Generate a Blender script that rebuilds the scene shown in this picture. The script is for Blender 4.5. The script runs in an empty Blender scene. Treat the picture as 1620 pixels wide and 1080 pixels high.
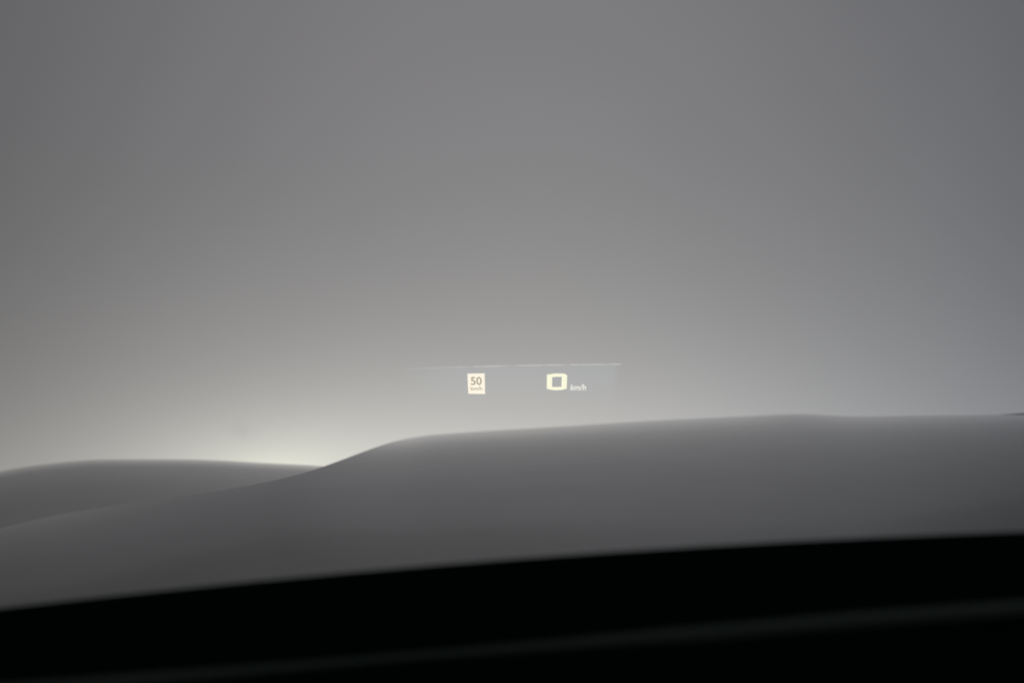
import bpy, math, random
from mathutils import Matrix, Vector

sc = bpy.context.scene
EYE = 1.30                                   # driver's eye height above the ground, metres

# ------------------------------------------------------------------ camera
cam_d = bpy.data.cameras.new('camera')
cam = bpy.data.objects.new('camera', cam_d)
sc.collection.objects.link(cam)
sc.camera = cam
PITCH, ROLL = math.radians(4.56), math.radians(4.2)
f = Vector((0, math.cos(PITCH), math.sin(PITCH)))
u = Vector((0, -math.sin(PITCH), math.cos(PITCH)))
r = Vector((1, 0, 0))
u2 = u * math.cos(ROLL) + r * math.sin(ROLL)
r2 = r * math.cos(ROLL) - u * math.sin(ROLL)
M = Matrix((r2, u2, -f)).transposed().to_4x4()
M.translation = Vector((0, 0, EYE))
cam.matrix_world = M
cam_d.sensor_width = 36
cam_d.lens = 50
cam_d.clip_start = 0.02
cam_d.clip_end = 2000
cam_d.dof.use_dof = True
cam_d.dof.focus_distance = 1.20
cam_d.dof.aperture_fstop = 9.5

# ------------------------------------------------------------------ sky: dim fog, a low sun lost in it ahead on the left
w = bpy.data.worlds.new('World')
sc.world = w
w.use_nodes = True
nt = w.node_tree
nt.nodes.clear()
out = nt.nodes.new('ShaderNodeOutputWorld')
bg = nt.nodes.new('ShaderNodeBackground')
nt.links.new(bg.outputs[0], out.inputs[0])


def mth(op, a, b=None, c=None, tree=None):
    t = tree or nt
    n = t.nodes.new('ShaderNodeMath')
    n.operation = op
    for i, v in enumerate((a, b, c)):
        if v is None:
            continue
        if isinstance(v, (int, float)):
            n.inputs[i].default_value = v
        else:
            t.links.new(v, n.inputs[i])
    return n.outputs[0]


tc = nt.nodes.new('ShaderNodeTexCoord')
sep = nt.nodes.new('ShaderNodeSeparateXYZ')
nt.links.new(tc.outputs['Generated'], sep.inputs[0])
X, Y, Z = sep.outputs
DEG = 180 / math.pi
lift_ = mth('MULTIPLY', mth('ARCSINE', Z), DEG)
elev = mth('MAXIMUM', lift_, mth('MULTIPLY', lift_, -0.5))   # below eye level the fog hides the ground
azim = mth('MULTIPLY', mth('ARCTAN2', X, Y), DEG)


def gauss(x, centre, sigma):
    d = mth('DIVIDE', mth('SUBTRACT', x, centre), sigma)
    return mth('EXPONENT', mth('MULTIPLY', mth('MULTIPLY', d, d), -1.0))


def expo(x, s):
    return mth('EXPONENT', mth('DIVIDE', x, -s))


GLOW_AZ = -10.0
upper = mth('MULTIPLY', gauss(azim, 1.2, 27.2), mth('MULTIPLY', expo(elev, 104.0), 0.194))
lower = mth('MULTIPLY', gauss(azim, -3.96, 19.8), mth('MULTIPLY', expo(elev, 4.52), 0.370))
da = mth('SUBTRACT', azim, GLOW_AZ)
rad = mth('SQRT', mth('ADD', mth('ADD', mth('MULTIPLY', da, da), mth('MULTIPLY', mth('MULTIPLY', elev, elev), 6.0)), 0.5))
glow = mth('MULTIPLY', expo(rad, 3.4), 0.345)
lum = mth('ADD', mth('ADD', mth('ADD', upper, lower), glow), 0.0374)
# warm in the low fog, cooler overhead and to the right
def tint(base, factor, color):
    n = nt.nodes.new('ShaderNodeMix')
    n.data_type = 'RGBA'
    n.clamp_factor = True
    nt.links.new(factor, n.inputs['Factor'])
    if isinstance(base, tuple):
        n.inputs['A'].default_value = base
    else:
        nt.links.new(base, n.inputs['A'])
    n.inputs['B'].default_value = color
    return n.outputs['Result']


high = tint((1.012, 0.995, 0.955, 1), mth('MULTIPLY', elev, 0.06), (0.995, 0.972, 1.02, 1))
hue = tint(high, mth('MULTIPLY', mth('MAXIMUM', mth('SUBTRACT', azim, 2.0), 0.0), 0.05), (0.955, 0.978, 1.04, 1))
hue = tint(hue, mth('MULTIPLY', expo(rad, 4.0), 1.1), (1.01, 1.0, 0.865, 1))
nt.links.new(hue, bg.inputs['Color'])
fog = nt.nodes.new('ShaderNodeTexNoise')              # the fog is not quite even
fog.inputs['Scale'].default_value = 3.5
fog.inputs['Detail'].default_value = 3
fog.inputs['Distortion'].default_value = 0.6
nt.links.new(tc.outputs['Generated'], fog.inputs['Vector'])
uneven = mth('ADD', mth('MULTIPLY', fog.outputs['Fac'], 0.14), 0.93)
nt.links.new(mth('MULTIPLY', lum, uneven), bg.inputs['Strength'])

# ------------------------------------------------------------------ render look
sc.view_settings.view_transform = 'Standard'
sc.view_settings.look = 'None'
sc.view_settings.exposure = 0
sc.view_settings.gamma = 1
sc.view_settings.use_curve_mapping = False
sc.render.dither_intensity = 1.0
sc.cycles.use_denoising = True
sc.cycles.max_bounces = 6


# ------------------------------------------------------------------ materials
def principled(name, color, rough, spec=0.5, coat=0.0, coat_rough=0.05, noise=None, metallic=0.0):
    m = bpy.data.materials.new(name)
    m.use_nodes = True
    t = m.node_tree
    b = t.nodes['Principled BSDF']
    b.inputs['Base Color'].default_value = (*color, 1)
    b.inputs['Roughness'].default_value = rough
    b.inputs['Specular IOR Level'].default_value = spec
    b.inputs['Coat Weight'].default_value = coat
    b.inputs['Coat Roughness'].default_value = coat_rough
    b.inputs['Metallic'].default_value = metallic
    if noise:
        scale, lo, hi = noise                      # fine uneven wear in the gloss
        co = t.nodes.new('ShaderNodeTexCoord')
        n = t.nodes.new('ShaderNodeTexNoise')
        n.inputs['Scale'].default_value = scale
        n.inputs['Detail'].default_value = 4
        t.links.new(co.outputs['Object'], n.inputs['Vector'])
        mr = t.nodes.new('ShaderNodeMapRange')
        mr.inputs['To Min'].default_value = lo
        mr.inputs['To Max'].default_value = hi
        t.links.new(n.outputs['Fac'], mr.inputs['Value'])
        t.links.new(mr.outputs[0], b.inputs['Roughness'])
    return m


def glowing(name, color, strength=1.0):
    m = bpy.data.materials.new(name)
    m.use_nodes = True
    t = m.node_tree
    t.nodes.clear()
    o = t.nodes.new('ShaderNodeOutputMaterial')
    e = t.nodes.new('ShaderNodeEmission')
    e.inputs[0].default_value = (*color, 1)
    e.inputs[1].default_value = strength
    t.links.new(e.outputs[0], o.inputs[0])
    return m


def lin(*c):
    return tuple(((v / 255) / 12.92 if v / 255 <= 0.04045 else ((v / 255 + 0.055) / 1.055) ** 2.4) for v in c)


PAINT = principled('grey_car_paint', (0.006, 0.034, 0.016), 0.32, 0.5, 1.0, 0.06, (9.0, 0.28, 0.36))
PAINT.node_tree.nodes['Principled BSDF'].inputs['Specular Tint'].default_value = (0.80, 1.0, 0.88, 1)
SOFT_BLACK = principled('dashboard_black', (0.006, 0.018, 0.0145), 0.95, 0.0)
TRIM = principled('dashboard_seam', (0.085, 0.112, 0.100), 0.8, 0.1)


# ------------------------------------------------------------------ helpers
def link(o, parent=None):
    sc.collection.objects.link(o)
    if parent:
        o.parent = parent
    return o


def mesh(name, verts, faces, mat, parent=None, smooth=True):
    me = bpy.data.meshes.new(name)
    me.from_pydata(verts, [], faces)
    me.validate()
    me.update()
    if smooth:
        me.polygons.foreach_set('use_smooth', [True] * len(me.polygons))
    me.materials.append(mat)
    return link(bpy.data.objects.new(name, me), parent)


def grid(rows):
    """rows of equally many points -> verts, faces"""
    n = len(rows[0])
    vs = [p for row in rows for p in row]
    fs = [(i * n + j, i * n + j + 1, (i + 1) * n + j + 1, (i + 1) * n + j)
          for i in range(len(rows) - 1) for j in range(n - 1)]
    return vs, fs


def thick(o, t, offset=-1):
    md = o.modifiers.new('thickness', 'SOLIDIFY')
    md.thickness = t
    md.offset = offset
    return o


def curve(pts):
    """smooth interpolation through (x, y) knots: monotone cubic (Fritsch-Carlson)"""
    xs = [p[0] for p in pts]
    ys = [p[1] for p in pts]
    n = len(xs)
    d = [(ys[i + 1] - ys[i]) / (xs[i + 1] - xs[i]) for i in range(n - 1)]
    m = [d[0]] + [0 if d[i - 1] * d[i] <= 0 else 2 * d[i - 1] * d[i] / (d[i - 1] + d[i]) for i in range(1, n - 1)] + [d[-1]]

    def g(x):
        if x <= xs[0]:
            return ys[0] + m[0] * (x - xs[0])
        if x >= xs[-1]:
            return ys[-1] + m[-1] * (x - xs[-1])
        i = max(k for k in range(n - 1) if xs[k] <= x)
        h = xs[i + 1] - xs[i]
        t = (x - xs[i]) / h
        return ((1 + 2 * t) * (1 - t) ** 2 * ys[i] + t * (1 - t) ** 2 * h * m[i]
                + t * t * (3 - 2 * t) * ys[i + 1] + t * t * (t - 1) * h * m[i + 1])
    return g


def tag(o, label=None, cat=None, group=None, kind=None):
    for k, v in (('label', label), ('category', cat), ('group', group), ('kind', kind)):
        if v:
            o[k] = v
    return o


# ------------------------------------------------------------------ the car, as the driver sees it
car = link(bpy.data.objects.new('parked_car', None))
car.location = (0, 1.2, 0)
tag(car, 'dark grey car seen from its driver seat over the black dashboard', 'car')
OY = 1.2

# Body panels are laid out on (t, y): t = sideways slope from the driver's eye line, y = metres ahead.
# sil(t) is how high the bonnet's skyline stands there, as a slope.
sil = curve([(-0.80, -0.085), (-0.55, -0.052), (-0.45, -0.0375), (-0.367, -0.0248), (-0.348, -0.0212), (-0.299, -0.0157), (-0.251, -0.0124),
             (-0.203, -0.0088), (-0.162, -0.0035), (-0.137, 0.0022), (-0.1164, 0.0081), (-0.098, 0.0134), (-0.080, 0.0170),
             (-0.062, 0.0184), (-0.045, 0.0185), (0.018, 0.0178), (0.080, 0.0172), (0.147, 0.0156), (0.200, 0.0123),
             (0.230, 0.0098), (0.279, 0.0070), (0.319, 0.0045), (0.354, 0.0025), (0.45, -0.005), (0.62, -0.03)])
NEAR = 1.17
camber = curve([(0.0, 0.016), (0.001, 0.023), (0.0124, 0.088), (0.0244, 0.133), (0.036, 0.165), (0.048, 0.193), (0.060, 0.218),
                (0.072, 0.262), (0.085, 0.284), (0.12, 0.305), (0.2, 0.31)])
wing_camber = curve([(0.0, 0.018), (0.001, 0.026), (0.0053, 0.071), (0.0116, 0.090), (0.02, 0.112), (0.035, 0.130), (0.1, 0.14)])
sil_raw = sil
sil = lambda t: sum(sil_raw(t + k * 0.0035) * math.exp(-(k * 0.45) ** 2) for k in range(-5, 6)) / sum(math.exp(-(k * 0.45) ** 2) for k in range(-5, 6))


def column(top, bottom, y0, gam, off, n, soft=1.0):
    """side profile of a panel: distances y (near to crest) and slopes, bending over towards the crest"""
    m, total = 240, top - bottom
    acc, prev = [0.0], 0.0
    for i in range(1, m + 1):
        d = total * (i / m) ** 2
        mid = total * ((i - 0.5) / m) ** 2
        acc.append(acc[-1] + (d - prev) / gam(mid * soft + off))
        prev = d
    res = []
    for q in range(n):
        i = round(m * (1 - q / (n - 1)))
        res.append((y0 * math.exp(acc[-1] - acc[i]), top - total * (i / m) ** 2))
    return res


def offset(t):
    k = max(0.0, min(1.0, (-0.072 - t) / 0.10))
    far = max(0.0, min(1.0, (-0.19 - t) / 0.14))
    return 0.027 * k * k * (3 - 2 * k) - 0.012 * far * far * (3 - 2 * far)


def soften(t):
    r = max(0.0, min(1.0, (t - 0.20) / 0.25))
    k = max(0.0, min(1.0, (t + 0.05) / 0.2))
    return 1.0 - 0.16 * k * k * (3 - 2 * k) + 0.45 * r * r * (3 - 2 * r)


def crest_y(t):
    return column(sil(t), -0.108, NEAR, camber, offset(t), 3, soften(t))[-1][0]


def frange(a, b, n):
    return [a + (b - a) * i / (n - 1) for i in range(n)]


def bump(t, v):
    """low crease running off the right half of the crest"""
    return 0.0016 * math.exp(-((t - 0.196) / 0.028) ** 2) * math.exp(-(v / 0.22) ** 2)


ts = frange(-0.80, -0.40, 24)[:-1] + frange(-0.40, 0.36, 190) + frange(0.365, 0.62, 24)
rows = []
for t in ts:
    row = []
    col = column(sil(t), -0.108, NEAR, camber, offset(t), 81, soften(t))
    yc = col[-1][0]
    for y, phi in col:                                    # from the windscreen up to the crest
        x = t * y
        row.append((x, y - OY, (phi + bump(t, math.log(yc / y))) * y - 2.2 * max(0.0, abs(x) - 1.05) ** 2 + EYE))
    side = max(0.0, min(1.0, (-0.120 - t) / 0.03))         # left of here the crest is a rolled edge over the wing
    z0 = sil(t) * yc + bump(t, 0)* yc - 2.2 * max(0.0, abs(t * yc) - 1.05) ** 2
    for k in range(1, 30):
        d = 0.02 * k
        drop = (1 - side) * (0.30 * d * d + 0.10 * d) + side * min(0.028 + 0.1 * d, 10 * d * d + 0.2 * d)
        if d > 0.35:
            drop += 1.5 * (d - 0.35) ** 2
        y = yc + d
        row.append((t * yc + (0.0 if t < 0 else 0.02 * d), y - OY, z0 - drop + EYE))
    rows.append(row)
bonnet = mesh('bonnet', *grid(rows), PAINT, car)
tag(bonnet, 'wide grey bonnet with a rounded left shoulder')

wing_sil = curve([(-0.80, -0.060), (-0.62, -0.028), (-0.50, -0.006), (-0.44, 0.004), (-0.383, 0.0129), (-0.365, 0.0152), (-0.338, 0.0176),
                  (-0.307, 0.0185), (-0.263, 0.0161), (-0.223, 0.0128), (-0.179, 0.0073), (-0.137, 0.0020), (-0.10, -0.005)])
rows = []
for t in frange(-0.80, -0.122, 130):
    row = []
    col = column(wing_sil(t), min(sil(t) - 0.008, wing_sil(t) - 0.004), crest_y(t) - 0.03, wing_camber, 0.0, 61)
    yc = col[-1][0]
    for y, phi in col:
        x = t * y
        row.append((x, y - OY, phi * y - 2.5 * max(0.0, -x - 1.15) ** 2 + EYE))
    z0 = wing_sil(t) * yc - 2.5 * max(0.0, -t * yc - 1.15) ** 2
    for k in range(1, 20):
        d = 0.02 * k
        row.append((t * yc, yc + d - OY, z0 - 0.12 * d - 0.9 * d * d + EYE))
    rows.append(row)
wing = mesh('fender', *grid(rows), PAINT, car)
tag(wing, 'grey wing humped over the left front wheel')

# dark rubber lip just showing over the crest at the right
rows = []
for t in frange(0.330, 0.56, 40):
    row = []
    yc = crest_y(t)
    top = 0.0026 * min(1.0, (t - 0.330) / 0.035) - 0.0004
    for k in range(9):
        a = math.pi * k / 8
        row.append((t * yc, yc + 0.004 - 0.006 * math.cos(a) - OY, sil(t) * yc - 0.010 + (0.010 + top) * math.sin(a)
                    - 2.2 * max(0.0, abs(t * yc) - 1.05) ** 2 + EYE))
    rows.append(row)
RUBBER = principled('black_rubber', (0.06, 0.062, 0.065), 0.6, 0.3)
lip = mesh('rubber_seal', *grid(rows), RUBBER, car)
tag(lip, 'thin dark lip over the bonnet at the far right')

# dashboard: soft black top, its far edge a little below the eye
prof = [(0.30, -0.30), (0.36, -0.175), (0.42, -0.118), (0.47, -0.086), (0.50, -0.0735), (0.535, -0.0640), (0.57, -0.0535), (0.60, -0.0476),
        (0.62, -0.0462), (0.635, -0.0480), (0.66, -0.060), (0.70, -0.10), (0.735, -0.17), (0.745, -0.26)]
K = 0.726
pz0 = curve(prof)
pz = lambda y: K * pz0(y / K) + 0.0012
rows = []
for y in frange(0.30 * K, 0.745 * K, 100):
    row = []
    for x in frange(-0.70, 0.95, 60):
        row.append((x, y - OY, pz(y) - 0.150 * x * x * (1 if y > 0.36 else 0.6) / (1 + abs(x)) + EYE))
    rows.append(row)
dash = mesh('dashboard', *grid(rows), SOFT_BLACK, car)
tag(dash, 'unlit matt black dashboard top')
# the faint moulded seam along it
rows = []
for k in range(9):
    a = math.pi * k / 8
    row = []
    for x in frange(-0.62, 0.85, 60):
        y = 0.378 - 0.009 * math.cos(a)
        row.append((x, y - OY, pz(0.378) - 0.0022 + 0.0026 * math.sin(a) - 0.0022 * (1 - max(0.0, min(1.0, (x + 0.13) / 0.22))) + EYE))
    rows.append(row)
seam = mesh('trim', *grid(rows), TRIM, dash)
seam['label'] = 'faint grey moulded seam across the dashboard'

# black cowl between dashboard and bonnet
rows = [[(x, y - OY, z + EYE) for x in frange(-0.95, 0.95, 20)]
        for y, z in ((0.50, -0.20), (0.60, -0.175), (0.80, -0.165), (1.0, -0.160), (1.14, -0.156), (1.165, -0.132), (1.19, -0.1275), (1.30, -0.125), (1.32, -0.35))]
cowl = mesh('cowl', *grid(rows), SOFT_BLACK, car)
tag(cowl, 'black cowl under the windscreen')

# windscreen: clear pane sloping back over the dashboard
def clear_material():
    m = bpy.data.materials.new('clear_glass')
    m.use_nodes = True
    t = m.node_tree
    t.nodes.clear()
    o = t.nodes.new('ShaderNodeOutputMaterial')
    b = t.nodes.new('ShaderNodeBsdfTransparent')
    t.links.new(b.outputs[0], o.inputs[0])
    return m


def pane_point(x, v):
    """v 0 at the base, 1 at the header"""
    y = 1.19 - 0.88 * v - 0.04 * x * x
    z = -0.0925 + 0.66 * v
    return Vector((x, y, z))


rows = [[(p.x, p.y - OY, p.z + EYE) for p in (pane_point(x, v) for x in frange(-0.72, 0.92, 30))] for v in frange(0, 1, 20)]
pane = mesh('windscreen', *grid(rows), clear_material(), car)
tag(pane, 'clear windscreen without reflections')


def film(name, rgb, opacity, haze):
    """a thin tinted film on the glass, thinning out to its rim"""
    m = bpy.data.materials.new(name)
    m.use_nodes = True
    t = m.node_tree
    t.nodes.clear()
    o = t.nodes.new('ShaderNodeOutputMaterial')
    a = t.nodes.new('ShaderNodeBsdfTransparent')
    b = t.nodes.new('ShaderNodeBsdfTranslucent' if haze else 'ShaderNodeBsdfDiffuse')
    b.inputs[0].default_value = (*rgb, 1)
    mx = t.nodes.new('ShaderNodeMixShader')
    co = t.nodes.new('ShaderNodeTexCoord')
    gr = t.nodes.new('ShaderNodeTexGradient')
    gr.gradient_type = 'QUADRATIC_SPHERE'
    t.links.new(co.outputs['Object'], gr.inputs[0])
    fac = mth('MULTIPLY', gr.outputs['Fac'], opacity, tree=t)
    t.links.new(fac, mx.inputs[0])
    t.links.new(a.outputs[0], mx.inputs[1])
    t.links.new(b.outputs[0], mx.inputs[2])
    t.links.new(mx.outputs[0], o.inputs[0])
    return m


def patch(px, pz_, size, mat, label):
    # px, pz_: sideways and upward slope of the place on the glass as seen by the driver
    lo, hi = 0.0, 1.0
    for _ in range(40):
        v = (lo + hi) / 2
        p = pane_point(px * 0.6, v)
        if p.z / p.y < pz_:
            lo = v
        else:
            hi = v
    p = pane_point(px * pane_point(0, v).y, v)
    tang = (pane_point(p.x, v + 0.02) - pane_point(p.x, v - 0.02)).normalized()
    nrm = Vector((1, 0, 0)).cross(tang).normalized()
    pts = [(0, 0, 0)] + [(math.cos(k * math.pi / 16), math.sin(k * math.pi / 16), 0) for k in range(32)]
    o = mesh('patch', pts, [(0, 1 + k, 1 + (k + 1) % 32) for k in range(32)], mat, pane)
    mm = Matrix((Vector((1, 0, 0)), tang, nrm)).transposed().to_4x4()
    p = p - nrm * 0.003 if nrm.dot(p) > 0 else p + nrm * 0.003
    mm.translation = Vector((p.x, p.y - OY, p.z + EYE))
    o.matrix_local = mm @ Matrix.Diagonal((size[0], size[1], 1, 1))
    o['label'] = label


# ------------------------------------------------------------------ head-up display: its image on the windscreen
HY = 1.0
HS = 0.985 * HY / 2.05
hud = link(bpy.data.objects.new('head_up_display', None))
hud.location = (0.0, 0.98, EYE + 0.0500)
hud.rotation_euler = (0, math.radians(4.0), 0)     # the image leans a little to the right
tag(hud, 'glowing speed and 50 limit sign shown on the windscreen above the bonnet', 'display')
ca, sa = math.cos(math.radians(4.0)), math.sin(math.radians(4.0))


def loc(x, z):
    """point of the display plane (relative to the eye) -> local coordinates"""
    dx, dz = x, z - 0.105
    return (dx * ca - dz * sa, dx * sa + dz * ca)


def slab(name, loops, mat, parent, depth=0.0012, y=0.0):
    """flat shape with holes, given a small thickness; loops in local x, z"""
    cu = bpy.data.curves.new(name, 'CURVE')
    cu.dimensions = '2D'
    cu.fill_mode = 'BOTH'
    cu.extrude = depth / 2
    for lp in loops:
        sp = cu.splines.new('POLY')
        sp.points.add(len(lp) - 1)
        for q, (a, b) in zip(sp.points, lp):
            q.co = (a, b, 0, 1)
        sp.use_cyclic_u = True
    tmp = bpy.data.objects.new(name + '_tmp', cu)
    sc.collection.objects.link(tmp)
    dg = bpy.context.evaluated_depsgraph_get()
    me = bpy.data.meshes.new_from_object(tmp.evaluated_get(dg))
    bpy.data.objects.remove(tmp)
    me.materials.clear()
    me.materials.append(mat)
    me.transform(Matrix.Rotation(math.pi / 2, 4, 'X'))
    me.name = name
    o = link(bpy.data.objects.new(name, me), parent)
    o.location = (0, y, 0)
    return o


def text(name, body, x0, x1, z0, z1, mat, parent, y=0.0, bold=0.0, shear=0.0):
    """lettering fitted into the box x0..x1, z0..z1 (local)"""
    cu = bpy.data.curves.new(name, 'FONT')
    cu.body = body
    cu.extrude = 0.02
    cu.offset = bold
    cu.shear = shear
    cu.resolution_u = 6
    tmp = bpy.data.objects.new(name + '_tmp', cu)
    sc.collection.objects.link(tmp)
    dg = bpy.context.evaluated_depsgraph_get()
    me = bpy.data.meshes.new_from_object(tmp.evaluated_get(dg))
    bpy.data.objects.remove(tmp)
    xs = [v.co.x for v in me.vertices]
    yy = [v.co.y for v in me.vertices]
    sx = (x1 - x0) / (max(xs) - min(xs))
    sz = (z1 - z0) / (max(yy) - min(yy))
    for v in me.vertices:
        a, b, c = v.co
        v.co = (x0 + (a - min(xs)) * sx, -c * 0.02, z0 + (b - min(yy)) * sz)
    me.materials.clear()
    me.materials.append(mat)
    o = link(bpy.data.objects.new(name, me), parent)
    o.location = (0, y, 0)
    return o


CREAM = glowing('lit_cream', lin(255, 246, 228))
YELLOW = glowing('lit_pale_yellow', lin(252, 250, 222))
WHITE = glowing('lit_white', lin(242, 240, 230))
DIM = glowing('dim_lit_characters', lin(172, 164, 140))  # sky tone showing through the sign's characters, put in as dim emission
DIM2 = glowing('dim_lit_small_characters', lin(176, 162, 130))  # small lettering: the sky behind it likewise given as emission

# the limit sign
cx, cz = loc(-0.0556, 0.1071)
hw, hh = 0.0121, 0.0137
sign = slab('speed_limit_sign', [[(cx - hw, cz - hh), (cx + hw, cz - hh - 0.0004), (cx + hw + 0.0003, cz + hh), (cx - hw, cz + hh - 0.0004)]],
            CREAM, hud)
sign['label'] = 'small upright cream sign reading 50 km/h'
text('numeral', '50', cx - 0.0078, cx + 0.0080, cz - 0.0020, cz + 0.0090, DIM, sign, y=-0.0012, bold=0.018)
text('unit_text', 'km/h', cx - 0.0082, cx + 0.0082, cz - 0.0092, cz - 0.0040, DIM2, sign, y=-0.0012, bold=0.01)

# the speed: a square-cornered nought
zx, zz = loc(0.0600, 0.1010)
W, H = 0.01440, 0.0105
outer = [(-W, -H + 0.0012), (-W * 0.5, -H - 0.0003), (0.0, -H - 0.0008), (W * 0.5, -H - 0.0004), (W, -H + 0.0012),
         (W, H - 0.0020), (W * 0.78, H + 0.0002), (W * 0.3, H + 0.0006), (-W * 0.35, H + 0.0005), (-W * 0.72, H - 0.0004), (-W, H - 0.0008)]
iw, ih = 0.0068, 0.0068
inner = [(-iw, -ih), (-iw, ih - 0.0004), (0, ih), (iw, ih), (iw, -ih), (0, -ih - 0.0003)]
o = slab('speed_digit', [[(zx + a, zz + b) for a, b in outer], [(zx + a, zz + b) for a, b in inner]], YELLOW, hud)
o['label'] = 'wide square-cornered pale yellow 0'
kx, kz = loc(0.0790, 0.0885)
o = text('unit_text', 'km/h', kx, kx + 0.0225, kz - 0.0004, kz + 0.0077, WHITE, hud, bold=0.016, shear=0.08)
o['label'] = 'thin white km/h beside the 0'


def light_film(name, color, strength, ramp_nodes):
    """adds light, hides nothing: the display's stray glow"""
    m = bpy.data.materials.new(name)
    m.use_nodes = True
    t = m.node_tree
    t.nodes.clear()
    o = t.nodes.new('ShaderNodeOutputMaterial')
    a = t.nodes.new('ShaderNodeBsdfTransparent')
    e = t.nodes.new('ShaderNodeEmission')
    e.inputs[0].default_value = (*color, 1)
    ad = t.nodes.new('ShaderNodeAddShader')
    co = t.nodes.new('ShaderNodeTexCoord')
    s = t.nodes.new('ShaderNodeSeparateXYZ')
    t.links.new(co.outputs['Generated'], s.inputs[0])
    val = ramp_nodes(t, s.outputs[0], s.outputs[2], co.outputs['Object'])
    t.links.new(mth('MULTIPLY', val, strength, tree=t), e.inputs[1])
    t.links.new(a.outputs[0], ad.inputs[0])
    t.links.new(e.outputs[0], ad.inputs[1])
    t.links.new(ad.outputs[0], o.inputs[0])
    return m


def sstep(t, x, a, b):
    n = t.nodes.new('ShaderNodeMapRange')
    n.interpolation_type = 'SMOOTHSTEP'
    n.inputs['From Min'].default_value = a
    n.inputs['From Max'].default_value = b
    t.links.new(x, n.inputs['Value'])
    return n.outputs[0]


def band_ramp(t, x, z, ob):
    side = mth('MULTIPLY', sstep(t, x, -0.06, 0.30), sstep(t, x, 1.0, 0.95), tree=t)
    return mth('MULTIPLY', side, mth('MULTIPLY', sstep(t, z, 0.0, 0.85), 1.0, tree=t), tree=t)


def line_ramp(t, x, z, ob):
    n = t.nodes.new('ShaderNodeTexNoise')
    n.noise_dimensions = '1D'
    n.inputs['Scale'].default_value = 11.0
    n.inputs['Detail'].default_value = 3
    t.links.new(x, n.inputs['W'])
    blot = sstep(t, n.outputs['Fac'], 0.33, 0.55)
    side = mth('MULTIPLY', sstep(t, x, 0.0, 0.42), sstep(t, x, 1.0, 0.985), tree=t)
    side = mth('ADD', mth('MULTIPLY', side, 0.85, tree=t), mth('MULTIPLY', sstep(t, x, 0.0, 0.03), 0.15, tree=t), tree=t)
    return mth('MULTIPLY', side, mth('ADD', mth('MULTIPLY', blot, 0.65, tree=t), 0.35, tree=t), tree=t)


lx0, lz0 = loc(-0.1625, 0.1338)
lx1, lz1 = loc(0.1530, 0.1172)
pts_t, pts_b = [], []
rb = random.Random(3)
for i in range(41):
    k = i / 40
    x = lx0 + (lx1 - lx0) * k
    z = lz0 + (lz1 - lz0) * k + 0.0010 * math.sin(math.pi * k)
    pts_t.append((x, -0.003, z + 0.00075))
    pts_b.append((x, -0.003, z - 0.00075))
vs, fs = grid([pts_b, pts_t])
o = thick(mesh('light_line', vs, fs, light_film('line_glow', (0.95, 0.99, 1.0), 0.060, line_ramp), hud), 0.0004)
o['label'] = 'hairline of light along the top of the display'
pts = [[(x, 0.006, z) for x in frange(lx0, lx1, 20)] for z in frange(lz0 - 0.058, lz0, 12)]
rows = []
for j in range(12):
    v = j / 11
    rows.append([(lx0 + (lx1 - lx0) * i / 19, 0.006, (lz0 + (lz1 - lz0) * i / 19) - 0.056 * (1 - v)) for i in range(20)])
o = mesh('light_band', *grid(rows), light_film('band_glow', (0.58, 0.95, 1.22), 0.029, band_ramp), hud)
o['label'] = 'faint bluish glow behind the characters'

# scale the display to where the glass really is and lay it on the glass
for o in [c for c in sc.objects if c.parent == hud or (c.parent and c.parent.parent == hud)]:
    o.data.transform(Matrix.Translation(o.location))
    o.location = (0, 0, 0)
    for v in o.data.vertices:
        a, b, c = v.co * HS
        v.co = (a, b - c * 0.88 / 0.66, c)

patch(-0.1930, -0.0020 + 0.035, (0.017, 0.022), film('dark_film', (0.10, 0.10, 0.10), 0.07, False), 'small dark smudge low on the glass')  # thin dark film, densest at its middle
